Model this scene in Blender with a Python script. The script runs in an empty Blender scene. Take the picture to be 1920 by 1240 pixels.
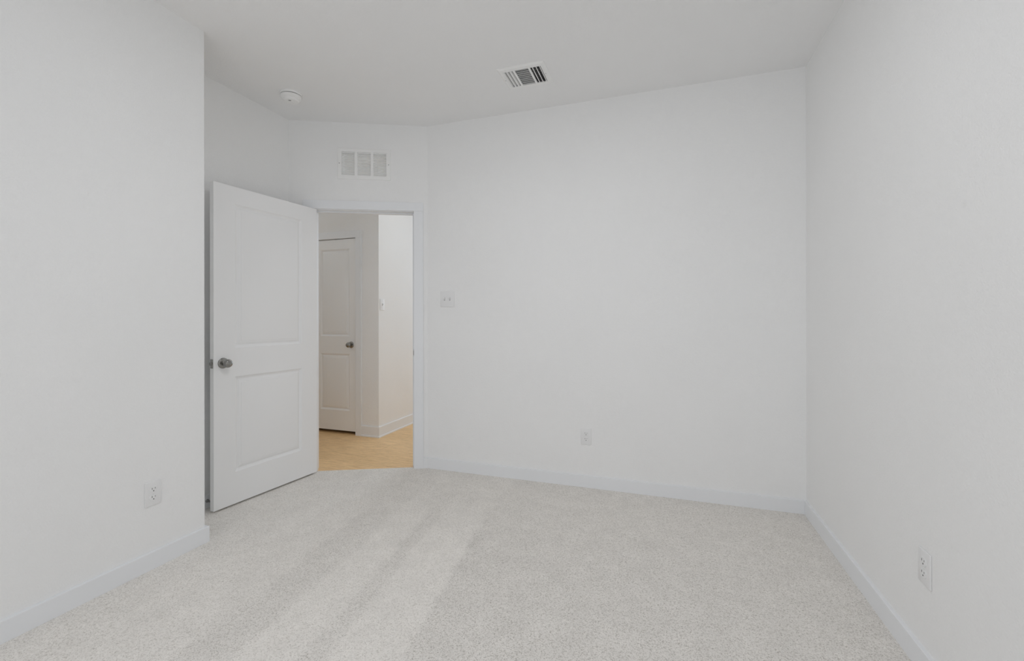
import bpy, bmesh, math, random
from mathutils import Vector, Matrix

random.seed(7)
SC = bpy.context.scene
COL = SC.collection
R = math.radians

# ------------------------------------------------------------------ room numbers (metres)
H = 2.743                      # ceiling height
YB, XR = 3.1303, 0.8442        # far wall, right wall
XL, YL = -2.3214, 1.7080       # near left wall and the corner where it ends
XA, YA = -2.7338, 2.6764       # alcove wall and its corner with the doorway wall
XD = -1.7760                   # corner of doorway wall and far wall
YREAR = -1.90                  # wall behind the camera, with the window
DV = Vector((0.90364, 0.42829, 0))       # along the doorway wall
DN = Vector((0.42829, -0.90364, 0))      # out of the doorway wall, into the bedroom
WT = 0.118                     # partition thickness
HY, HX = 3.784, -2.707         # hall: wall with closet door, and its outer corner

# ------------------------------------------------------------------ camera
cam_d = bpy.data.cameras.new('camera')
cam = bpy.data.objects.new('camera', cam_d)
COL.objects.link(cam)
cam_d.sensor_fit = 'HORIZONTAL'
cam_d.sensor_width = 36.0
cam_d.lens = 36.0 * 824.187 / 1920
cam_d.shift_x = 0.0
cam_d.shift_y = (595.96 - 620) / 1920
cam_d.clip_start = 0.02
cam.matrix_world = (Matrix.Translation((0, 0, 1.2047)) @ Matrix.Rotation(0.32641, 4, 'Z')
                    @ Matrix.Rotation(R(90), 4, 'X') @ Matrix.Rotation(-0.00114, 4, 'Z'))
SC.camera = cam

# ------------------------------------------------------------------ world, exposure
w = bpy.data.worlds.new('world')
SC.world = w
w.use_nodes = True
nt = w.node_tree
bg = nt.nodes['Background']
bg.inputs['Color'].default_value = (0.80, 0.88, 1.0, 1)
bg.inputs['Strength'].default_value = 0.3
SC.view_settings.view_transform = 'Standard'
SC.view_settings.look = 'None'
SC.view_settings.gamma = 1.0
SC.view_settings.use_curve_mapping = False
SC.view_settings.exposure = 0.0
try:
    SC.cycles.use_denoising = True
    SC.cycles.max_bounces = 16
    SC.cycles.diffuse_bounces = 12
    SC.cycles.glossy_bounces = 4
except Exception:
    pass


def area(name, loc, rot, sx, sy, power, color=(1, 1, 1), shape='RECTANGLE'):
    l = bpy.data.lights.new(name, 'AREA')
    l.shape = shape
    l.size = sx
    if shape == 'RECTANGLE':
        l.size_y = sy
    l.energy = power
    l.color = color
    o = bpy.data.objects.new(name, l)
    COL.objects.link(o)
    o.location = loc
    o.rotation_euler = rot
    return o


WCX, WW = -0.45, 2.0


def bulb(name, loc, power, radius, color=(1, 1, 1)):
    l = bpy.data.lights.new(name, 'POINT')
    l.energy = power
    l.shadow_soft_size = radius
    l.color = color
    o = bpy.data.objects.new(name, l)
    COL.objects.link(o)
    o.location = loc


# daylight through the window behind the camera, plus added fill on the left
area('rear_window_daylight', (WCX, YREAR + 0.03, 1.30), (R(90), 0, 0), WW, 1.5, 14.4, (0.965, 0.985, 1.035))
area('left_fill', (XL + 0.02, -0.5, 1.42), (R(90), 0, R(-90)), 1.2, 1.5, 6.7, (0.965, 0.985, 1.035))
# ceiling lamp in the middle of the bedroom
area('bedroom_lamp', (-0.60, 1.40, 2.70), (0, 0, 0), 0.36, 0.36, 9.1, (0.975, 0.99, 1.02), 'DISK')
# hall ceiling lamp and an added fill light further left
area('hall_lamp', (-1.95, 3.95, 2.69), (0, 0, 0), 0.30, 0.30, 2.7, (0.93, 0.98, 1.0), 'DISK')
bulb('hall_left_fill', (-4.25, 2.9, 2.4), 4.0, 0.12, (0.93, 0.99, 1.03))
area('hall_end_fill', (-1.95, 6.3, 1.5), (R(-90), 0, 0), 1.0, 1.8, 12.5, (0.84, 0.99, 1.17))  # added fill for the lower hall wall; the end wall has no window


# ------------------------------------------------------------------ materials
def material(name):
    m = bpy.data.materials.new(name)
    m.use_nodes = True
    n = m.node_tree.nodes
    return m, m.node_tree, n['Principled BSDF']


def coords(nt_, scale=1.0):
    g = nt_.nodes.new('ShaderNodeNewGeometry')
    return g.outputs['Position']


def noise(nt_, vec, scale, detail=2.0, rough=0.5):
    n = nt_.nodes.new('ShaderNodeTexNoise')
    n.inputs['Scale'].default_value = scale
    n.inputs['Detail'].default_value = detail
    n.inputs['Roughness'].default_value = rough
    nt_.links.new(vec, n.inputs['Vector'])
    return n.outputs['Fac']


def ramp(nt_, fac, stops):
    r = nt_.nodes.new('ShaderNodeValToRGB')
    e = r.color_ramp.elements
    e[0].position, e[0].color = stops[0][0], stops[0][1]
    e[1].position, e[1].color = stops[-1][0], stops[-1][1]
    for p, c in stops[1:-1]:
        k = e.new(p)
        k.color = c
    nt_.links.new(fac, r.inputs['Fac'])
    return r.outputs['Color']


def mathn(nt_, op, a, b=None):
    m = nt_.nodes.new('ShaderNodeMath')
    m.operation = op
    for i, v in enumerate((a, b)):
        if v is None:
            continue
        if isinstance(v, (int, float)):
            m.inputs[i].default_value = v
        else:
            nt_.links.new(v, m.inputs[i])
    return m.outputs[0]


def mixc(nt_, mode, fac, a, b):
    m = nt_.nodes.new('ShaderNodeMix')
    m.data_type = 'RGBA'
    m.blend_type = mode
    if isinstance(fac, (int, float)):
        m.inputs[0].default_value = fac
    else:
        nt_.links.new(fac, m.inputs[0])
    for i, v in ((6, a), (7, b)):
        if isinstance(v, tuple):
            m.inputs[i].default_value = v
        else:
            nt_.links.new(v, m.inputs[i])
    return m.outputs[2]


def bump(nt_, bsdf, height, strength, dist):
    b = nt_.nodes.new('ShaderNodeBump')
    b.inputs['Strength'].default_value = strength
    b.inputs['Distance'].default_value = dist
    nt_.links.new(height, b.inputs['Height'])
    nt_.links.new(b.outputs['Normal'], bsdf.inputs['Normal'])


def g(v, a=1.0):
    return (v, v, v, a)


def paint(name, col, rough, tex=0.8, dist=0.0020, scale=140, smudge=None):
    m, t, b = material(name)
    pos = coords(t)
    n1 = noise(t, pos, scale, 3, 0.55)
    n2 = noise(t, pos, 2.2, 2, 0.5)
    c = ramp(t, n2, [(0.3, (col[0] * .985, col[1] * .985, col[2] * .985, 1)), (0.7, (col[0], col[1], col[2], 1))])
    if smudge:
        # a faint round scuff left on the paint
        vm = t.nodes.new('ShaderNodeVectorMath')
        vm.operation = 'DISTANCE'
        t.links.new(pos, vm.inputs[0])
        vm.inputs[1].default_value = smudge
        f = ramp(t, vm.outputs['Value'], [(0.006, g(0.5)), (0.018, g(0.0))])
        c = mixc(t, 'MULTIPLY', f, c, (0.93, 0.93, 0.925, 1))
    t.links.new(c, b.inputs['Base Color'])
    b.inputs['Roughness'].default_value = rough
    b.inputs['Specular IOR Level'].default_value = 0.3
    if tex:
        bump(t, b, n1, tex, dist)
    return m


M_WALL = paint('wall_paint', (0.875, 0.876, 0.872), 0.75)
M_WALL_R = paint('wall_paint_scuffed', (0.875, 0.876, 0.872), 0.75, smudge=(XR, 1.6487, 1.5367))
M_CEIL = paint('ceiling_paint', (0.87, 0.87, 0.868), 0.9, 0.6)
M_HALL = paint('hall_paint', (0.87, 0.867, 0.86), 0.75)
M_TRIM = paint('trim_enamel', (0.832, 0.845, 0.862), 0.38, 0.04, 0.0004, 60)
M_DOOR = paint('door_enamel', (0.88, 0.882, 0.882), 0.42, 0.06, 0.0004, 120)
M_PLAST = paint('white_plastic', (0.82, 0.82, 0.82), 0.30, 0)
M_VENT = paint('white_enamelled_steel', (0.88, 0.88, 0.87), 0.40, 0)
M_DET = paint('off_white_plastic', (0.88, 0.88, 0.87), 0.45, 0)


def plain(name, col, rough, metal=0.0):
    m, t, b = material(name)
    n1 = noise(t, coords(t), 90, 2, 0.5)
    c = ramp(t, n1, [(0.3, (col[0] * .9, col[1] * .9, col[2] * .9, 1)), (0.7, (col[0], col[1], col[2], 1))])
    t.links.new(c, b.inputs['Base Color'])
    b.inputs['Roughness'].default_value = rough
    b.inputs['Metallic'].default_value = metal
    return m


M_NICKEL = plain('satin_nickel', (0.33, 0.325, 0.31), 0.17, 1.0)
M_DARK = plain('dark_slot', (0.03, 0.03, 0.03), 0.8)
M_SLOT = plain('grey_slot', (0.10, 0.10, 0.10), 0.8)
M_DUCT = plain('galvanised_duct', (0.20, 0.20, 0.20), 0.6, 0.3)
M_DAMP = plain('dark_damper', (0.05, 0.05, 0.05), 0.7)
M_RUB = plain('white_rubber', (0.75, 0.75, 0.74), 0.6)
M_SCREW = plain('painted_screw', (0.50, 0.50, 0.49), 0.4)
M_BRASS = plain('dull_metal', (0.30, 0.30, 0.30), 0.35, 1.0)


def carpet_material():
    m, t, b = material('carpet_pile')
    pos = coords(t)
    sep = t.nodes.new('ShaderNodeSeparateXYZ')
    t.links.new(pos, sep.inputs[0])
    # vacuum tracks: the pile lies one way or the other in long bands
    wob = noise(t, pos, 1.6, 3, 0.55)
    wob2 = noise(t, pos, 9.0, 3, 0.6)
    xs = mathn(t, 'ADD', sep.outputs['X'], mathn(t, 'MULTIPLY', sep.outputs['Y'], 0.117))
    xs = mathn(t, 'ADD', xs, mathn(t, 'MULTIPLY', mathn(t, 'SUBTRACT', wob, 0.5), 0.12))
    xs = mathn(t, 'ADD', xs, mathn(t, 'MULTIPLY', mathn(t, 'SUBTRACT', wob2, 0.5), 0.07))
    fac = mathn(t, 'MULTIPLY', mathn(t, 'ADD', xs, 2.6), 1 / 3.6)      # -2.6..1.0 -> 0..1

    def P(x):
        return (x + 2.6) / 3.6
    L, D = g(1.0), g(0.0)
    band = ramp(t, fac, [(0.0, g(.55)), (P(-1.95), g(.6)), (P(-1.80), g(.75)), (P(-1.52), g(.75)), (P(-1.47), g(.25)),
                         (P(-1.30), g(.40)), (P(-1.27), g(1.0)), (P(-1.09), g(.95)), (P(-1.065), g(.25)),
                         (P(-1.00), g(.40)), (P(-0.975), g(1.0)), (P(-0.72), g(1.0)), (P(-0.69), g(.10)), (P(-0.45), g(.22)),
                         (1.0, g(.30))])
    # bands fade out towards the far wall
    fade = ramp(t, mathn(t, 'MULTIPLY', sep.outputs['Y'], 0.25), [(0.52, g(1)), (0.66, g(0.25))])
    band = mixc(t, 'MIX', fade, g(0.45), band)
    tone = ramp(t, band, [(0.0, (0.765, 0.738, 0.702, 1)), (1.0, (0.862, 0.832, 0.790, 1))])
    patch = noise(t, pos, 8.0, 5, 0.65)
    tone = mixc(t, 'MULTIPLY', 1.0, tone, ramp(t, patch, [(0.35, g(0.955)), (0.62, g(1.02))]))
    # yarn tufts: small cells each with a tone of their own, plus softer clumps
    def cells(scale):
        v = t.nodes.new('ShaderNodeTexVoronoi')
        v.inputs['Scale'].default_value = scale
        t.links.new(pos, v.inputs['Vector'])
        sc_ = t.nodes.new('ShaderNodeSeparateColor')
        t.links.new(v.outputs['Color'], sc_.inputs[0])
        return sc_.outputs[0], v.outputs['Distance']
    v1, d1 = cells(360)
    v2, d2 = cells(230)
    n3 = noise(t, pos, 120, 4, 0.7)
    mix = mathn(t, 'ADD', mathn(t, 'MULTIPLY', v1, 0.34), mathn(t, 'ADD', mathn(t, 'MULTIPLY', v2, 0.28), mathn(t, 'MULTIPLY', n3, 0.38)))
    fleck = ramp(t, mix, [(0.20, (0.50, 0.48, 0.45, 1)), (0.34, (0.77, 0.76, 0.74, 1)), (0.48, g(0.97)), (0.78, g(1.10))])
    # flecks show more where the pile leans away
    fk = ramp(t, band, [(0.0, g(1.0)), (1.0, g(0.62))])
    fleck = mixc(t, 'MIX', fk, g(0.97), fleck)
    c = mixc(t, 'MULTIPLY', 1.0, tone, fleck)
    t.links.new(c, b.inputs['Base Color'])
    b.inputs['Roughness'].default_value = 1.0
    b.inputs['Specular IOR Level'].default_value = 0.05
    bump(t, b, mix, 0.35, 0.004)
    return m


def wood_material():
    m, t, b = material('oak_plank')
    pos = coords(t)
    mp = t.nodes.new('ShaderNodeMapping')
    mp.inputs['Scale'].default_value = (1.0, 9.0, 1.0)
    t.links.new(pos, mp.inputs['Vector'])
    brick = t.nodes.new('ShaderNodeTexBrick')
    brick.inputs['Scale'].default_value = 1.0
    brick.inputs['Brick Width'].default_value = 1.22
    brick.inputs['Row Height'].default_value = 0.18
    brick.inputs['Mortar Size'].default_value = 0.0012
    brick.inputs['Mortar Smooth'].default_value = 0.3
    brick.inputs['Color1'].default_value = (0.80, 0.55, 0.29, 1)
    brick.inputs['Color2'].default_value = (0.87, 0.61, 0.335, 1)
    brick.inputs['Mortar'].default_value = (0.55, 0.36, 0.19, 1)
    t.links.new(pos, brick.inputs['Vector'])
    grain = noise(t, mp.outputs['Vector'], 7, 6, 0.65)
    fine = noise(t, mp.outputs['Vector'], 40, 4, 0.7)
    c = mixc(t, 'MULTIPLY', 1.0, brick.outputs['Color'], ramp(t, grain, [(0.3, (0.80, 0.76, 0.70, 1)), (0.6, g(1.08))]))
    c = mixc(t, 'MULTIPLY', 1.0, c, ramp(t, fine, [(0.35, g(0.90)), (0.6, g(1.04))]))
    t.links.new(c, b.inputs['Base Color'])
    b.inputs['Roughness'].default_value = 0.42
    b.inputs['Specular IOR Level'].default_value = 0.35
    bump(t, b, fine, 0.1, 0.0008)
    return m


M_CARPET = carpet_material()
M_WOOD = wood_material()


# ------------------------------------------------------------------ mesh helpers
def link_mesh(name, bm, mat, parent=None, smooth=False, M=None):
    if M is not None:
        bmesh.ops.transform(bm, matrix=M, verts=bm.verts)
    bmesh.ops.remove_doubles(bm, verts=bm.verts, dist=1e-6)
    bmesh.ops.recalc_face_normals(bm, faces=bm.faces)
    me = bpy.data.meshes.new(name)
    bm.to_mesh(me)
    bm.free()
    me.materials.append(mat)
    if smooth:
        for p in me.polygons:
            p.use_smooth = True
    o = bpy.data.objects.new(name, me)
    COL.objects.link(o)
    if parent is not None:
        o.parent = parent
    return o


def auto_smooth(o, angle=35):
    me = o.data
    for p in me.polygons:
        p.use_smooth = True
    bm = bmesh.new()
    bm.from_mesh(me)
    for e in bm.edges:
        if len(e.link_faces) == 2:
            if e.calc_face_angle(0) > R(angle):
                e.smooth = False
    bm.to_mesh(me)
    bm.free()
    return o


def box(bm, x0, x1, y0, y1, z0, z1, bev=0.0, seg=2):
    vs = [bm.verts.new((x, y, z)) for x in (x0, x1) for y in (y0, y1) for z in (z0, z1)]
    idx = [(0, 1, 3, 2), (4, 6, 7, 5), (0, 4, 5, 1), (2, 3, 7, 6), (0, 2, 6, 4), (1, 5, 7, 3)]
    fs = [bm.faces.new([vs[i] for i in f]) for f in idx]
    if bev > 0:
        es = list({e for f in fs for e in f.edges})
        bmesh.ops.bevel(bm, geom=es, offset=bev, segments=seg, profile=0.5, affect='EDGES')
    return vs


def prism(bm, pts, z0, z1, bev_edges=None):
    """vertical prism over a plan polygon"""
    lo = [bm.verts.new((p[0], p[1], z0)) for p in pts]
    hi = [bm.verts.new((p[0], p[1], z1)) for p in pts]
    n = len(pts)
    bm.faces.new(lo)
    bm.faces.new(hi)
    for i in range(n):
        bm.faces.new([lo[i], lo[(i + 1) % n], hi[(i + 1) % n], hi[i]])
    return lo, hi


def sweep(bm, prof, p0, p1, up=(0, 0, 1), out=(0, 1, 0)):
    """closed profile [(out, up)] carried from p0 to p1"""
    p0, p1, up, out = Vector(p0), Vector(p1), Vector(up), Vector(out)
    a = [bm.verts.new(p0 + out * o + up * u) for o, u in prof]
    b = [bm.verts.new(p1 + out * o + up * u) for o, u in prof]
    n = len(prof)
    bm.faces.new(a)
    bm.faces.new(b)
    for i in range(n):
        bm.faces.new([a[i], a[(i + 1) % n], b[(i + 1) % n], b[i]])


def sweep_mitre(bm, prof, path, outs):
    """profile carried along a plan path; outs[i] is the offset direction (already mitre-scaled) at each point"""
    rings = []
    for p, o in zip(path, outs):
        p, o = Vector(p), Vector(o)
        rings.append([bm.verts.new(p + o * a + Vector((0, 0, u))) for a, u in prof])
    n = len(prof)
    bm.faces.new(rings[0])
    bm.faces.new(rings[-1])
    for r0, r1 in zip(rings, rings[1:]):
        for i in range(n):
            bm.faces.new([r0[i], r0[(i + 1) % n], r1[(i + 1) % n], r1[i]])


def lathe(bm, prof, n=32, axis_m=None):
    """prof [(r, z)] spun round z"""
    rings = []
    for r, z in prof:
        if r < 1e-6:
            rings.append([bm.verts.new((0, 0, z))])
        else:
            rings.append([bm.verts.new((r * math.cos(2 * math.pi * k / n), r * math.sin(2 * math.pi * k / n), z)) for k in range(n)])
    for a, b in zip(rings, rings[1:]):
        for k in range(n):
            k2 = (k + 1) % n
            if len(a) == 1 and len(b) == 1:
                continue
            if len(a) == 1:
                bm.faces.new([a[0], b[k], b[k2]])
            elif len(b) == 1:
                bm.faces.new([a[k], b[0], a[k2]])
            else:
                bm.faces.new([a[k], b[k], b[k2], a[k2]])
    if axis_m is not None:
        vs = [v for r in rings for v in r]
        bmesh.ops.transform(bm, matrix=axis_m, verts=vs)


def frame_matrix(origin, xdir, ydir):
    """local x -> xdir, local y -> ydir (into the room), z up"""
    x, y = Vector(xdir).normalized(), Vector(ydir).normalized()
    z = x.cross(y)
    m = Matrix((x, y, z)).transposed().to_4x4()
    m.translation = Vector(origin)
    return m


def wall_panel(name, mat, m, length, height, thick, holes=(), z0=0.0, label=''):
    """slab in local x (along) / z (up), face at local y=0, body towards -y, with rectangular holes"""
    xs = sorted({0.0, length, *[h[0] for h in holes], *[h[1] for h in holes]})
    zs = sorted({z0, height, *[h[2] for h in holes], *[h[3] for h in holes]})

    def solid(i, j):
        if i < 0 or j < 0 or i >= len(xs) - 1 or j >= len(zs) - 1:
            return False
        cx, cz = (xs[i] + xs[i + 1]) / 2, (zs[j] + zs[j + 1]) / 2
        return not any(h[0] < cx < h[1] and h[2] < cz < h[3] for h in holes)
    bm = bmesh.new()
    vc = {}

    def V(x, y, z):
        k = (round(x, 6), round(y, 6), round(z, 6))
        if k not in vc:
            vc[k] = bm.verts.new(k)
        return vc[k]
    for i in range(len(xs) - 1):
        for j in range(len(zs) - 1):
            if not solid(i, j):
                continue
            a, b, c, d = xs[i], xs[i + 1], zs[j], zs[j + 1]
            bm.faces.new([V(a, 0, c), V(b, 0, c), V(b, 0, d), V(a, 0, d)])
            bm.faces.new([V(a, -thick, c), V(a, -thick, d), V(b, -thick, d), V(b, -thick, c)])
            if not solid(i - 1, j):
                bm.faces.new([V(a, 0, c), V(a, 0, d), V(a, -thick, d), V(a, -thick, c)])
            if not solid(i + 1, j):
                bm.faces.new([V(b, 0, c), V(b, -thick, c), V(b, -thick, d), V(b, 0, d)])
            if not solid(i, j - 1):
                bm.faces.new([V(a, 0, c), V(a, -thick, c), V(b, -thick, c), V(b, 0, c)])
            if not solid(i, j + 1):
                bm.faces.new([V(a, 0, d), V(b, 0, d), V(b, -thick, d), V(a, -thick, d)])
    bmesh.ops.transform(bm, matrix=m, verts=bm.verts)
    return struct(name, bm, mat, label)


def struct(name, bm, mat, label='', parent=None):
    o = link_mesh(name, bm, mat, parent)
    if parent is None:
        o['kind'] = 'structure'
        if label:
            o['label'] = label
    return o


def thing(name, label, cat, m, group=None):
    o = bpy.data.objects.new(name, None)
    COL.objects.link(o)
    o.matrix_world = m
    o.empty_display_size = 0.05
    o['label'] = label
    o['category'] = cat
    if group:
        o['group'] = group
    return o


# ------------------------------------------------------------------ shell of the bedroom
corner_b = Vector((XD, YB, 0))
corner_a = Vector((XA, YA, 0))

# bedroom carpet, a little way into the doorway
bm = bmesh.new()
ja = corner_a + DV * 0.184 - DN * 0.022
jb = corner_a + DV * 0.950 - DN * 0.022
ja0 = corner_a + DV * 0.184
jb0 = corner_a + DV * 0.950
pts = [(XL, YREAR), (XR, YREAR), (XR, YB), (XD, YB), (jb0.x, jb0.y), (jb.x, jb.y), (ja.x, ja.y), (ja0.x, ja0.y),
       (XA, YA), (XA, YL), (XL, YL)]
prism(bm, pts, -0.014, 0.0)
struct('floor', bm, M_CARPET, 'light grey beige cut pile carpet with faint vacuum tracks')

# hall planks
bm = bmesh.new()
prism(bm, [(-4.7, 1.9), (-2.80, 1.9), (-1.0, 2.9), (-1.0, 6.4), (-4.7, 6.4)], -0.03, -0.008)
# keep the plank floor below the carpet so that nothing pokes through
struct('floor', bm, M_WOOD, 'warm oak plank floor of the hall beyond the doorway')

# ceiling with the duct hole for the air register
reg = (-0.9635, -0.6620, 2.5465, 2.8025)          # outer plate x0,x1,y0,y1
hx0, hx1, hy0, hy1 = reg[0] + 0.022, reg[1] - 0.022, reg[2] + 0.022, reg[3] - 0.022
bm = bmesh.new()
X0, X1, Y0, Y1 = -4.7, XR + 0.14, YREAR - 0.14, 6.5
for (a, b, c, d) in ((X0, hx0, Y0, Y1), (hx1, X1, Y0, Y1), (hx0, hx1, Y0, hy0), (hx0, hx1, hy1, Y1)):
    box(bm, a, b, c, d, H, H + 0.10)
struct('ceiling', bm, M_CEIL, 'flat white textured ceiling')

# near left wall: a deep block that ends in an outside corner
bm = bmesh.new()
lo, hi = prism(bm, [(XL, YREAR - 0.12), (XL, YL), (XA - 0.118, YL), (XA - 0.118, YREAR - 0.12)], -0.02, H)
bm.edges.ensure_lookup_table()
e = [e for e in bm.edges if lo[1] in e.verts and hi[1] in e.verts]
bmesh.ops.bevel(bm, geom=e, offset=0.004, segments=3, profile=0.5, affect='EDGES')
struct('wall_left', bm, M_WALL, 'near left wall ending in an outside corner')
# alcove wall behind the open door
bm = bmesh.new()
e1 = corner_a - DN * WT
prism(bm, [(XA, YL), (XA, YA), (e1.x, e1.y), (XA - 0.118, YA + 0.03), (XA - 0.118, YL)], -0.02, H)
struct('wall_alcove', bm, M_WALL, 'wall behind the open door')
# doorway wall with the door opening and the grille opening
LD = (corner_b - corner_a).length
Dm = frame_matrix(corner_b, -DV, DN)       # local x runs from the far wall back to the alcove


def dx(a, b):
    return LD - b, LD - a


gr = (0.3635, 0.7725, 2.2960, 2.5410)
gh = (gr[0] + 0.025, gr[1] - 0.025, gr[2] + 0.025, gr[3] - 0.025)
wall_panel('wall_doorway', M_WALL, Dm, LD, H, WT, holes=[(*dx(0.166, 0.968), -0.02, 2.068), (*dx(*gh[:2]), *gh[2:])], z0=-0.02,
           label='short angled wall with the doorway and grille')
# far wall and right wall
bm = bmesh.new()
e2 = corner_b - DN * WT
prism(bm, [(XD, YB), (XR + 0.12, YB), (XR + 0.12, YB + WT), (e2.x + 0.02, YB + WT), (e2.x, e2.y)], -0.02, H)
struct('wall_far', bm, M_WALL, 'long white wall with outlet and double switch')
bm = bmesh.new()
box(bm, XR, XR + 0.12, YREAR - 0.12, YB, -0.02, H)
struct('wall_right', bm, M_WALL_R, 'near right wall with one outlet')
# rear wall with the window (behind the camera)
Rm = frame_matrix((XL, YREAR, 0), (1, 0, 0), (0, 1, 0))
wx0, wx1, wz0, wz1 = WCX - WW / 2 - XL, WCX + WW / 2 - XL, 0.65, 2.20
wall_panel('wall_rear', M_WALL, Rm, XR - XL, H, 0.12, holes=[(wx0, wx1, wz0, wz1)], z0=-0.02, label='window wall')

# baseboards ---------------------------------------------------------------
BT, BH = 0.0144, 0.0835
bprof = [(0, -0.012), (BT, -0.012), (BT, BH - 0.0015), (BT - 0.0012, BH), (0, BH)]
bm = bmesh.new()
sweep_mitre(bm, bprof, [(XL, YREAR, 0), (XL, YL, 0), (XA, YL, 0), ], [(1, 0, 0), (1, 1, 0), (0, 1, 0)])
o = struct('baseboard_left', bm, M_TRIM, 'white baseboard wrapping the end of the near left wall')
bm = bmesh.new()
nA = Vector((1, 0, 0))
mit = (nA + DN) / (1 + nA.dot(DN))
pL = corner_a + DV * 0.107
sweep_mitre(bm, bprof, [(XA, YL + BT, 0), corner_a, pL], [nA, mit, DN])
struct('baseboard_alcove', bm, M_TRIM, 'white baseboard behind the open door')
bm = bmesh.new()
nB = Vector((0, -1, 0))
mit = (nB + DN) / (1 + nB.dot(DN))
pR = corner_a + DV * 1.0262
sweep_mitre(bm, bprof, [pR, corner_b, (XR, YB, 0), (XR, YREAR, 0)],
            [DN, mit, (-1, -1, 0), (-1, 0, 0)])
struct('baseboard_right', bm, M_TRIM, 'white baseboard along the far wall and right wall')

# window behind the camera: frame, sill and meeting rail
bm = bmesh.new()
cx_ = WCX
for (a, b, c, d) in ((-WW / 2, -WW / 2 + .05, wz0, wz1), (WW / 2 - .05, WW / 2, wz0, wz1), (-WW / 2 + .05, WW / 2 - .05, wz0, wz0 + .05), (-WW / 2 + .05, WW / 2 - .05, wz1 - .05, wz1),
                     (-0.025, 0.025, wz0 + .05, wz1 - .05)):
    box(bm, cx_ + a, cx_ + b, YREAR - 0.10, YREAR - 0.05, c, d)
struct('window_1', bm, M_TRIM, 'white window frame')


# ------------------------------------------------------------------ hall beyond the doorway
cdx1, cdx0, cdz = -2.981, -3.549, 2.034      # closet opening right, left, top
Hm = frame_matrix((HX, HY, 0), (-1, 0, 0), (0, -1, 0))
wall_panel('wall_hall_left', M_HALL, Hm, 2.0, H, 0.12, holes=[(HX - cdx1 - 0.014, HX - cdx0 + 0.014, -0.02, cdz + 0.014)], z0=-0.02,
           label='hall wall with the closed closet door')
bm = bmesh.new()
box(bm, HX - 0.12, HX, HY + 0.12, 6.4, -0.02, H)
struct('wall_hall_side', bm, M_HALL, 'brightly lit hall wall with a single switch')
bm = bmesh.new()
box(bm, -4.7, -1.0, 6.4, 6.5, -0.02, H)
struct('wall_hall_end', bm, M_HALL)
bm = bmesh.new()
box(bm, -1.1, -1.0, YB + WT, 6.4, -0.02, H)
struct('wall_hall_right', bm, M_HALL)
bm = bmesh.new()
box(bm, -4.8, -4.7, 1.9, HY + 0.12, -0.02, H)
struct('wall_hall_far_left', bm, M_HALL)
bm = bmesh.new()
box(bm, -4.7, XA - 0.118, 1.9, 2.0, -0.02, H)
struct('wall_hall_near', bm, M_HALL)
# dark closet behind the hall door
bm = bmesh.new()
box(bm, -3.75, -2.83, HY + 0.62, HY + 0.66, -0.02, H)
box(bm, -3.79, -3.75, HY + 0.12, HY + 0.66, -0.02, H)
struct('wall_closet', bm, M_HALL)

# hall baseboard with its little shoe strip
HBH = 0.100
hprof = [(0, -0.01), (0.019, -0.01), (0.019, 0.000), (0.0175, 0.006), (0.012, 0.009), (0.012, HBH - 0.003), (0.010, HBH), (0, HBH)]
bm = bmesh.new()
sweep_mitre(bm, hprof, [(cdx1 + 0.072, HY, 0), (HX, HY, 0), (HX, 6.4, 0)], [(0, -1, 0), (1, -1, 0), (1, 0, 0)])
struct('baseboard_hall', bm, M_TRIM, 'white hall baseboard turning the corner beyond the doorway')


# ------------------------------------------------------------------ doors
def panel_rings(bm, x0, x1, z0, z1, ysurf, s, prof):
    """sticking and raised field of a moulded door panel as nested rectangles; s=+1 faces +y"""
    prev = None
    for ins, dep in prof:
        r = [bm.verts.new((x, ysurf - s * dep, z)) for x, z in
             ((x0 + ins, z0 + ins), (x1 - ins, z0 + ins), (x1 - ins, z1 - ins), (x0 + ins, z1 - ins))]
        if prev:
            for i in range(4):
                bm.faces.new([prev[i], prev[(i + 1) % 4], r[(i + 1) % 4], r[i]])
        prev = r
    bm.faces.new(prev)


PPROF = [(0.0, 0.0), (0.0005, 0.0020), (0.003, 0.0040), (0.010, 0.0085), (0.016, 0.0115), (0.0185, 0.0120), (0.0200, 0.0115), (0.026, 0.0080), (0.034, 0.0055), (0.0420, 0.0045), (0.0430, 0.0030), (0.046, 0.0026)]


def door_leaf(name, W, z0, z1, T, stile, panels, parent=None):
    """leaf in local x 0..W (hinge at 0), y 0..T; both faces moulded. returns slab object and adds panels as children"""
    bm = bmesh.new()
    xs = [0, stile[0], W - stile[1], W]
    zs = [z0]
    for p in panels:
        zs += [p[0], p[1]]
    zs.append(z1)
    for y in (0.0, T):
        for i in range(3):
            for j in range(len(zs) - 1):
                if i == 1 and j % 2 == 1:
                    continue
                bm.faces.new([bm.verts.new((x, y, z)) for x, z in ((xs[i], zs[j]), (xs[i + 1], zs[j]), (xs[i + 1], zs[j + 1]), (xs[i], zs[j + 1]))])
    for a, b in (((0, z0), (W, z0)), ((W, z0), (W, z1)), ((W, z1), (0, z1)), ((0, z1), (0, z0))):
        bm.faces.new([bm.verts.new((a[0], 0, a[1])), bm.verts.new((b[0], 0, b[1])), bm.verts.new((b[0], T, b[1])), bm.verts.new((a[0], T, a[1]))])
    # inner edges of the panel openings
    slab = link_mesh(name, bm, M_DOOR, parent)
    for p in panels:
        bm = bmesh.new()
        panel_rings(bm, stile[0], W - stile[1], p[0], p[1], T, 1, PPROF)
        panel_rings(bm, stile[0], W - stile[1], p[0], p[1], 0, -1, PPROF)
        auto_smooth(link_mesh('door_panel', bm, M_DOOR, slab), 20)
    return slab


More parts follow.
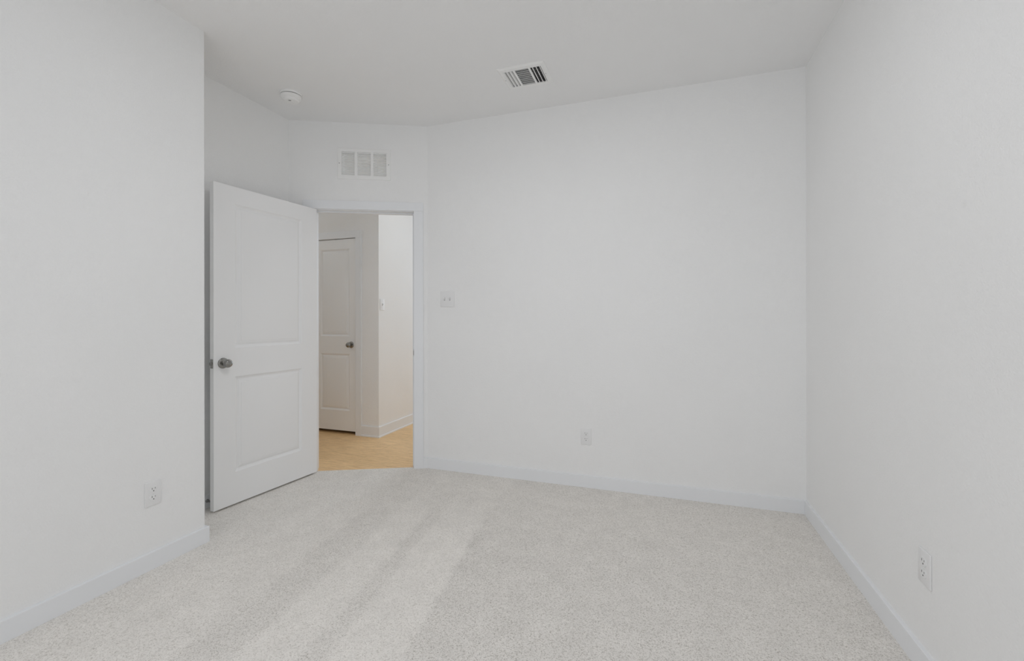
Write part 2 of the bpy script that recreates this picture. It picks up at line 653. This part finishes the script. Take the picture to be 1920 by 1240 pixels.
def knob_set(parent, x, z, y, s):
    """rosette, neck and round knob standing out of face y towards s*y"""
    m = Matrix.Translation((x, y, z)) @ Matrix.Rotation(-s * R(90), 4, 'X')
    bm = bmesh.new()
    lathe(bm, [(0.0, 0.038), (0.006, 0.0378), (0.0125, 0.0365), (0.0185, 0.0345), (0.0235, 0.030), (0.0262, 0.024), (0.0268, 0.018),
               (0.0255, 0.012), (0.0215, 0.006), (0.0160, 0.002), (0.0125, -0.003), (0.0110, -0.012), (0.0118, -0.022)], 40,
          m @ Matrix.Translation((0, 0, 0.028)))
    k = link_mesh('door_knob', bm, M_NICKEL, parent, True)
    bm = bmesh.new()
    lathe(bm, [(0.0335, 0.0), (0.0335, 0.002), (0.0325, 0.004), (0.0285, 0.0062), (0.0225, 0.0070), (0.0195, 0.0085), (0.0150, 0.0095), (0.0, 0.0095)], 40, m)
    link_mesh('rosette', bm, M_NICKEL, k, True)
    return k


TH = R(-95.6)
U = Vector((math.cos(TH), math.sin(TH), 0))          # along the open leaf, hinge to latch
NV = Vector((-U.y, U.x, 0))                          # out of its visible face
LT = 0.035
hinge_front = Vector((-2.5300, 2.7370, 0)) - U * 0.008
m_leaf = frame_matrix(hinge_front - NV * LT, U, NV)
W1 = 0.777
leaf = door_leaf('door_1', W1, 0.012, 2.048, LT, (0.135, 0.135), [(0.216, 0.828), (1.013, 1.937)])
# local axes x,y,z: x cross y must be up
leaf.matrix_world = m_leaf
leaf['kind'] = 'structure'
leaf['label'] = 'open white two panel bedroom door with round nickel knob'
knob_set(leaf, W1 - 0.058, 0.9215, LT, 1)
knob_set(leaf, W1 - 0.058, 0.9215, 0.0, -1)
bm = bmesh.new()
box(bm, W1 - 0.0005, W1 + 0.0016, 0.005, 0.030, 0.9215 - 0.0285, 0.9215 + 0.0285, 0.0005, 1)
lp = link_mesh('latch_plate', bm, M_NICKEL, leaf)
bm = bmesh.new()
vs = [(W1 + 0.001, 0.011), (W1 + 0.012, 0.011), (W1 + 0.003, 0.0245), (W1 + 0.001, 0.0245)]
lo_ = [bm.verts.new((x, y, 0.9215 - 0.009)) for x, y in vs]
hi_ = [bm.verts.new((x, y, 0.9215 + 0.009)) for x, y in vs]
bm.faces.new(lo_)
bm.faces.new(hi_)
for i in range(4):
    bm.faces.new([lo_[i], lo_[(i + 1) % 4], hi_[(i + 1) % 4], hi_[i]])
link_mesh('latch_bolt', bm, M_NICKEL, lp)
for hz in (0.28, 1.05, 1.83):
    bm = bmesh.new()
    lathe(bm, [(0, -0.045), (0.0055, -0.045), (0.0055, 0.045), (0.0035, 0.048), (0, 0.049)], 14, Matrix.Translation((-0.007, -0.006, hz)))
    box(bm, -0.004, -0.0002, -0.004, 0.030, hz - 0.044, hz + 0.044)
    link_mesh('hinge', bm, M_NICKEL, leaf)

# hall closet door, closed; its visible face looks towards -y
W2 = 0.560
m_c = frame_matrix((cdx0 + 0.004, HY + 0.040, 0), (1, 0, 0), (0, 1, 0))     # local y points away; visible face is y=0 side
cl = door_leaf('door_2', W2, 0.026, 2.028, LT, (0.105, 0.082), [(0.236, 0.828), (1.013, 1.925)])
cl.matrix_world = Matrix.Translation((cdx0 + 0.004, HY + 0.004, 0))
cl['kind'] = 'structure'
cl['label'] = 'closed white two panel closet door in the hall with round nickel knob'
knob_set(cl, W2 - 0.060, 0.925, 0.0, -1)


# ------------------------------------------------------------------ door casings and jambs
def casing_prof(w_):
    return [(0, 0), (0, 0.0135), (0.002, 0.0155), (w_ - 0.004, 0.0155), (w_, 0.012), (w_, 0)]


def add_casing(parent, x0, x1, z0, z1, m, depth=0.015):
    """flat board with eased edges, local x/z rectangle, standing out in +y"""
    bm = bmesh.new()
    box(bm, x0, x1, -0.0005, depth, z0, z1, 0.0014, 2)
    bmesh.ops.transform(bm, matrix=m, verts=bm.verts)
    return bm


fr = bpy.data.objects.new('trim_1', None)
COL.objects.link(fr)
fr.matrix_world = Dm
fr['kind'] = 'structure'
fr['label'] = 'white casing and jamb around the bedroom doorway'
I4 = Matrix.Identity(4)
for (a, b, c, d) in ((0.1070, 0.1810, -0.010, 2.0565), (0.9530, 1.0258, -0.010, 2.0565), (0.1070, 1.0258, 2.0568, 2.1245)):
    a, b = dx(a, b)
    link_mesh('casing', add_casing(None, a, b, c, d, I4), M_TRIM, fr)
    # the same casing on the hall side
    link_mesh('casing', add_casing(None, a, b, c, d, Matrix.Translation((0, -WT, 0)) @ Matrix.Diagonal((1, -1, 1, 1))), M_TRIM, fr)
for (a, b, c, d) in ((0.166, 0.184, -0.010, 2.068), (0.950, 0.968, -0.010, 2.068), (0.184, 0.950, 2.0515, 2.068)):
    a, b = dx(a, b)
    bm = bmesh.new()
    box(bm, a, b, -WT, 0.0, c, d, 0.0008, 1)
    link_mesh('jamb', bm, M_TRIM, fr)
for (a, b, c, d) in ((0.184, 0.195, -0.010, 2.0405), (0.939, 0.950, -0.010, 2.0405), (0.184, 0.950, 2.0405, 2.0515)):
    a, b = dx(a, b)
    bm = bmesh.new()
    box(bm, a, b, -0.075, -0.038, c, d, 0.001, 1)
    link_mesh('door_stop_strip', bm, M_TRIM, fr)
bm = bmesh.new()
box(bm, *dx(0.9482, 0.9500), -0.034, 0.0, 0.925 - 0.028, 0.925 + 0.028)
box(bm, *dx(0.9482, 0.9525), -0.001, 0.0172, 0.925 - 0.017, 0.925 + 0.017, 0.0008, 1)
link_mesh('strike_plate', bm, M_NICKEL, fr)

fc = bpy.data.objects.new('trim_2', None)
COL.objects.link(fc)
fc.matrix_world = Hm
fc['kind'] = 'structure'
fc['label'] = 'white casing around the closed hall closet door'
c0, c1 = HX - cdx1, HX - cdx0        # local x of opening (runs towards -x)
for (a, b, c, d) in ((c0 - 0.072, c0 - 0.001, -0.010, 2.0335), (c1 + 0.001, c1 + 0.072, -0.010, 2.0335), (c0 - 0.072, c1 + 0.072, 2.0338, 2.1060)):
    link_mesh('casing', add_casing(None, a, b, c, d, I4, 0.0145), M_TRIM, fc)
for (a, b, c, d) in ((c0 - 0.014, c0, -0.010, 2.048), (c1, c1 + 0.014, -0.010, 2.048), (c0, c1, 2.0335, 2.048)):
    bm = bmesh.new()
    box(bm, a, b, -0.118, -0.0006, c, d)
    link_mesh('jamb', bm, M_TRIM, fc)


# ------------------------------------------------------------------ outlets and switches
def rounded_plate(bm, w_, h_, t_, holes=(), bev=0.0025):
    box(bm, -w_ / 2, w_ / 2, 0.0, t_, -h_ / 2, h_ / 2, bev, 3)


def screw_mesh(x, z, y, r=0.0032):
    bm = bmesh.new()
    lathe(bm, [(r, 0), (r, 0.0006), (r * .7, 0.0011), (0, 0.0012)], 12, Matrix.Translation((x, y, z)) @ Matrix.Rotation(-R(90), 4, 'X'))
    return bm


def outlet(label, origin, xdir, ydir):
    t = thing('wall_outlet', label, 'outlet', frame_matrix(origin, xdir, ydir), 'duplex outlets on the bedroom walls')
    bm = bmesh.new()
    rounded_plate(bm, 0.0720, 0.1160, 0.0058)
    pl = auto_smooth(link_mesh('cover_plate', bm, M_PLAST, t))
    link_mesh('screw', screw_mesh(0, 0, 0.0056), M_PLAST, pl)
    for cz in (0.0196, -0.0196):
        # round receptacle with flattened top and bottom
        bm = bmesh.new()
        n = 28
        ring0, ring1, ring2 = [], [], []
        for k in range(n):
            a = 2 * math.pi * k / n
            x = 0.0172 * math.cos(a)
            z = max(-0.0143, min(0.0143, 0.0172 * math.sin(a)))
            ring0.append(bm.verts.new((x, 0.004, cz + z)))
            ring1.append(bm.verts.new((x, 0.0072, cz + z)))
            ring2.append(bm.verts.new((x * .955, 0.0079, cz + z * .95)))
        for a_, b_ in ((ring0, ring1), (ring1, ring2)):
            for k in range(n):
                bm.faces.new([a_[k], a_[(k + 1) % n], b_[(k + 1) % n], b_[k]])
        bm.faces.new(ring2)
        rc = link_mesh('receptacle', bm, M_PLAST, t)
        bm = bmesh.new()
        box(bm, 0.0058, 0.0080, 0.0075, 0.0083, cz + 0.0012, cz + 0.0088)
        link_mesh('slot', bm, M_SLOT, rc)
        bm = bmesh.new()
        box(bm, -0.0076, -0.0058, 0.0075, 0.0083, cz + 0.0018, cz + 0.0082)
        link_mesh('slot', bm, M_SLOT, rc)
        bm = bmesh.new()
        lathe(bm, [(0.0027, 0), (0.0027, 0.0008), (0, 0.0008)], 12, Matrix.Translation((0, 0.0075, cz - 0.0066)) @ Matrix.Rotation(-R(90), 4, 'X'))
        link_mesh('ground_hole', bm, M_SLOT, rc)
    return t


# local frames keep x cross y = up
outlet('white duplex outlet on the near left wall before the open door', (XL, 1.4513, 0.3602), (0, -1, 0), (1, 0, 0))
outlet('white duplex outlet low on the far wall', (-0.5035, YB, 0.3600), (-1, 0, 0), (0, -1, 0))
outlet('white duplex outlet low on the right wall, nearest the camera', (XR, 1.8480, 0.3602), (0, 1, 0), (-1, 0, 0))


def toggle_switch(label, origin, xdir, ydir, gangs, w_, h_, group=None):
    t = thing('light_switch', label, 'light switch', frame_matrix(origin, xdir, ydir))
    bm = bmesh.new()
    rounded_plate(bm, w_, h_, 0.0058)
    pl = auto_smooth(link_mesh('cover_plate', bm, M_PLAST, t))
    for gx, up in gangs:
        for sz in (0.030, -0.030):
            link_mesh('screw', screw_mesh(gx, sz, 0.0056, 0.0030), M_PLAST, pl)
        bm = bmesh.new()
        box(bm, gx - 0.0052, gx + 0.0052, 0.004, 0.0068, -0.0122, 0.0122, 0.0004, 1)
        col = link_mesh('switch_slot', bm, M_SCREW, pl)
        bm = bmesh.new()
        s = 1 if up else -1
        a = [(-0.0038, 0.005, -0.0060 * s), (0.0038, 0.005, -0.0060 * s), (0.0038, 0.005, 0.0070 * s), (-0.0038, 0.005, 0.0070 * s)]
        b = [(-0.0030, 0.0185, 0.0050 * s), (0.0030, 0.0185, 0.0050 * s), (0.0030, 0.0165, 0.0112 * s), (-0.0030, 0.0165, 0.0112 * s)]
        va = [bm.verts.new((gx + p[0], p[1], p[2])) for p in a]
        vb = [bm.verts.new((gx + p[0], p[1], p[2])) for p in b]
        bm.faces.new(va)
        bm.faces.new(vb)
        for i in range(4):
            bm.faces.new([va[i], va[(i + 1) % 4], vb[(i + 1) % 4], vb[i]])
        link_mesh('toggle', bm, M_PLAST, t)
    return t


toggle_switch('white double toggle light switch on the far wall beside the doorway', (-1.5982, YB, 1.3520), (-1, 0, 0), (0, -1, 0),
              [(-0.023, True), (0.023, True)], 0.1185, 0.1240)
toggle_switch('white single toggle light switch in the hall beyond the doorway', (HX, 3.840, 1.3389), (0, -1, 0), (1, 0, 0),
              [(0.0, True)], 0.0720, 0.1160)

# ------------------------------------------------------------------ transfer grille above the doorway
t = thing('wall_grille', 'white louvred three bay air grille above the doorway', 'air vent', Dm)
bm = bmesh.new()
ox0, ox1 = dx(gr[0], gr[1])
oz0, oz1 = gr[2:]
lx = [dx(0.6385, 0.7395), dx(0.5178, 0.6185), dx(0.3955, 0.4950)]
lz0, lz1 = 2.3270, 2.5135
T0 = 0.0075
xs = [ox0, lx[0][0], lx[0][1], lx[1][0], lx[1][1], lx[2][0], lx[2][1], ox1]
# front plate
zs = [oz0, lz0, lz1, oz1]
e_ = 0.004
for i in range(7):
    for j in range(3):
        if j == 1 and i in (1, 3, 5):
            continue
        x0_, x1_ = xs[i] + (e_ if i == 0 else 0), xs[i + 1] - (e_ if i == 6 else 0)
        z0_, z1_ = zs[j] + (e_ if j == 0 else 0), zs[j + 1] - (e_ if j == 2 else 0)
        bm.faces.new([bm.verts.new((x, T0, z)) for x, z in ((x0_, z0_), (x1_, z0_), (x1_, z1_), (x0_, z1_))])
# sloping outer lip
oA = [(ox0, oz0), (ox1, oz0), (ox1, oz1), (ox0, oz1)]
oB = [(ox0 + e_, oz0 + e_), (ox1 - e_, oz0 + e_), (ox1 - e_, oz1 - e_), (ox0 + e_, oz1 - e_)]
for i in range(4):
    k = (i + 1) % 4
    bm.faces.new([bm.verts.new((oA[i][0], 0.0, oA[i][1])), bm.verts.new((oA[k][0], 0.0, oA[k][1])),
                  bm.verts.new((oB[k][0], T0, oB[k][1])), bm.verts.new((oB[i][0], T0, oB[i][1]))])
# inner walls of the bays
for a, b in lx:
    c4 = [(a, lz0), (b, lz0), (b, lz1), (a, lz1)]
    for i in range(4):
        k = (i + 1) % 4
        bm.faces.new([bm.verts.new((c4[i][0], T0, c4[i][1])), bm.verts.new((c4[k][0], T0, c4[k][1])),
                      bm.verts.new((c4[k][0], -0.012, c4[k][1])), bm.verts.new((c4[i][0], -0.012, c4[i][1]))])
link_mesh('frame', bm, M_VENT, t)
NS = 15
for a, b in lx:
    bm = bmesh.new()
    pitch = (lz1 - lz0) / NS
    for k in range(NS):
        zc = lz0 + (k + 0.5) * pitch
        # blade slopes down towards the room
        sweep(bm, [(-0.0078, 0.0077), (0.0050, -0.0060), (0.0058, -0.0054), (-0.0070, 0.0083)], (a, 0, zc), (b, 0, zc), out=(0, 1, 0))
    link_mesh('louver_bank', bm, M_VENT, t)
for x_ in (LD - 0.3795, LD - 0.7560):
    link_mesh('screw', screw_mesh(x_, 2.4199, 0.0073, 0.0035), M_BRASS, t)
# same opening, plain flange on the hall side
gh = (*dx(gh[0], gh[1]), *gh[2:])
bm = bmesh.new()
for (a, b, c, d) in ((gh[0], gh[0] + 0.012, gh[2], gh[3]), (gh[1] - 0.012, gh[1], gh[2], gh[3]), (gh[0], gh[1], gh[2], gh[2] + 0.012), (gh[0], gh[1], gh[3] - 0.012, gh[3])):
    box(bm, a, b, -0.035, -0.001, c, d)
link_mesh('sleeve', bm, M_VENT, t)

# ------------------------------------------------------------------ ceiling register
t = thing('ceiling_register', 'white three way supply air register set in the ceiling', 'air vent', Matrix.Translation((reg[0], reg[2], H)))
RW, RD = reg[1] - reg[0], reg[3] - reg[2]
zf = -0.009
bays = [(0.029, 0.094, 'L'), (0.107, 0.193, 'M'), (0.205, 0.272, 'R')]
by0, by1 = 0.037, RD - 0.034
bm = bmesh.new()
xs = [0.012] + [v for b in bays for v in b[:2]] + [RW - 0.012]
ys = [0.012, by0, by1, RD - 0.012]
for i in range(7):
    for j in range(3):
        if j == 1 and i in (1, 3, 5):
            continue
        bm.faces.new([bm.verts.new((x, y, zf)) for x, y in ((xs[i], ys[j]), (xs[i + 1], ys[j]), (xs[i + 1], ys[j + 1]), (xs[i], ys[j + 1]))])
oA = [(0, 0), (RW, 0), (RW, RD), (0, RD)]
oB = [(0.012, 0.012), (RW - 0.012, 0.012), (RW - 0.012, RD - 0.012), (0.012, RD - 0.012)]
for i in range(4):
    k = (i + 1) % 4
    q = [bm.verts.new((oA[i][0], oA[i][1], 0)), bm.verts.new((oA[k][0], oA[k][1], 0)), bm.verts.new((oA[k][0], oA[k][1], -0.0025)), bm.verts.new((oA[i][0], oA[i][1], -0.0025))]
    bm.faces.new(q)
    bm.faces.new([q[3], q[2], bm.verts.new((oB[k][0], oB[k][1], zf)), bm.verts.new((oB[i][0], oB[i][1], zf))])
for b in bays:
    c4 = [(b[0], by0), (b[1], by0), (b[1], by1), (b[0], by1)]
    for i in range(4):
        k = (i + 1) % 4
        bm.faces.new([bm.verts.new((c4[i][0], c4[i][1], zf)), bm.verts.new((c4[k][0], c4[k][1], zf)),
                      bm.verts.new((c4[k][0], c4[k][1], zf + 0.006)), bm.verts.new((c4[i][0], c4[i][1], zf + 0.006))])
link_mesh('frame', bm, M_VENT, t)
for x0_, x1_, kind in bays:
    bm = bmesh.new()
    if kind == 'M':
        nb = 9
        p_ = (by1 - by0) / nb
        for k in range(nb):
            yc = by0 + (k + 0.5) * p_
            sweep(bm, [(-0.0045, -0.001), (0.0015, 0.010), (0.0025, 0.0095), (-0.0035, -0.0015)], (x0_, yc + 0.001, zf + 0.001), (x1_, yc + 0.001, zf + 0.001), out=(0, 1, 0))
    else:
        nb = 3
        p_ = (x1_ - x0_) / nb
        s = -1 if kind == 'L' else 1
        for k in range(nb):
            xc = x0_ + (k + 0.5) * p_
            # curved blade that throws the air sideways
            pr_ = [(s * 0.0095, -0.0030), (s * 0.0040, 0.0005), (0.0, 0.0060), (s * -0.0030, 0.0130), (s * -0.0040, 0.0130), (s * -0.0012, 0.0058), (s * 0.0032, -0.0003), (s * 0.0092, -0.0042)]
            sweep(bm, pr_, (xc, by0, zf + 0.001), (xc, by1, zf + 0.001), out=(1, 0, 0))
    link_mesh('louver_bank', bm, M_VENT, t)
bm = bmesh.new()
for k in range(8):
    yc = 0.030 + k * 0.0275
    box(bm, 0.024, RW - 0.024, yc, yc + 0.020, 0.024, 0.026)
link_mesh('damper', bm, M_DUCT, t)
bm = bmesh.new()
a, b, c, d = 0.0222, RW - 0.0222, 0.0222, RD - 0.0222
for q in (((a, c), (b, c)), ((b, c), (b, d)), ((b, d), (a, d)), ((a, d), (a, c))):
    bm.faces.new([bm.verts.new((q[0][0], q[0][1], 0.0)), bm.verts.new((q[1][0], q[1][1], 0.0)), bm.verts.new((q[1][0], q[1][1], 0.2)), bm.verts.new((q[0][0], q[0][1], 0.2))])
bm.faces.new([bm.verts.new((x, y, 0.2)) for x, y in ((a, c), (b, c), (b, d), (a, d))])
link_mesh('duct_boot', bm, M_DUCT, t)
for x_ in (0.018, RW - 0.018):
    bm = bmesh.new()
    lathe(bm, [(0.0036, 0), (0.0036, -0.0008), (0.002, -0.0016), (0, -0.0017)], 12, Matrix.Translation((x_, RD / 2, zf + 0.0004)))
    link_mesh('screw', bm, M_SCREW, t)

# ------------------------------------------------------------------ smoke detector
t = thing('smoke_detector', 'round white smoke detector on the ceiling near the doorway', 'smoke detector', Matrix.Translation((-2.400, 2.372, H)))
bm = bmesh.new()
lathe(bm, [(0.0, 0.0), (0.0690, 0.0), (0.0700, -0.003), (0.0700, -0.0120), (0.0685, -0.0145), (0.060, -0.0145), (0, -0.0145)], 64)
auto_smooth(link_mesh('mounting_base', bm, M_DET, t), 40)
bm = bmesh.new()
lathe(bm, [(0.0, -0.0175), (0.0640, -0.0175), (0.0668, -0.0190), (0.0668, -0.0250), (0.0645, -0.0300), (0.0560, -0.0370), (0.0500, -0.0400), (0.0480, -0.0440),
           (0.0475, -0.0500), (0.0440, -0.0540), (0.0350, -0.0565), (0.0180, -0.0575), (0, -0.0578)], 64)
body = auto_smooth(link_mesh('housing', bm, M_DET, t), 30)
bm = bmesh.new()
lathe(bm, [(0.0, -0.0143), (0.0605, -0.0143), (0.0605, -0.0177), (0.0, -0.0177)], 64)
link_mesh('gap_ring', bm, M_DARK, t)
bm = bmesh.new()
lathe(bm, [(0.011, -0.0560), (0.011, -0.0595), (0.0095, -0.0602), (0, -0.0602)], 28, Matrix.Translation((-0.008, 0.010, 0)))
link_mesh('test_button', bm, M_DET, t)
bm = bmesh.new()
for k in range(3):
    box(bm, -0.008, 0.008, -0.0011 + k * 0.0040, 0.0011 + k * 0.0040, -0.0012, 0.0012)
bmesh.ops.transform(bm, matrix=Matrix.Translation((0.012, -0.026, -0.0566)) @ Matrix.Rotation(R(30), 4, 'Z'), verts=bm.verts)
link_mesh('sounder_slot', bm, M_BRASS, t)

# ------------------------------------------------------------------ spring door stop behind the door
t = thing('door_stop', 'small spring door stop on the baseboard behind the open door', 'door stop', frame_matrix((XA + BT, 2.0150, 0.0480), (0, -1, 0), (1, 0, 0)))
bm = bmesh.new()
lathe(bm, [(0, 0), (0.0105, 0), (0.0105, 0.003), (0.006, 0.007), (0, 0.007)], 20, Matrix.Rotation(-R(90), 4, 'X'))
link_mesh('mounting_cap', bm, M_BRASS, t, True)
bm = bmesh.new()
turns, nseg, rr, wr = 18, 14, 0.0052, 0.0011
prev = None
LEN = 0.052
for i in range(turns * nseg + 1):
    a = 2 * math.pi * i / nseg
    c = Vector((rr * math.cos(a), 0.006 + LEN * i / (turns * nseg), rr * math.sin(a)))
    rad = Vector((math.cos(a), 0, math.sin(a)))
    ax = Vector((0, 1, 0))
    ring = [bm.verts.new(c + rad * (wr * math.cos(q)) + ax * (wr * math.sin(q))) for q in (0, 1.2566, 2.5133, 3.7699, 5.0265)]
    if prev:
        for k in range(5):
            bm.faces.new([prev[k], prev[(k + 1) % 5], ring[(k + 1) % 5], ring[k]])
    prev = ring
link_mesh('spring', bm, M_BRASS, t, True)
bm = bmesh.new()
lathe(bm, [(0, 0.056), (0.0070, 0.056), (0.0080, 0.058), (0.0080, 0.066), (0.0065, 0.070), (0, 0.0705)], 20, Matrix.Rotation(-R(90), 4, 'X'))
link_mesh('rubber_tip', bm, M_RUB, t, True)
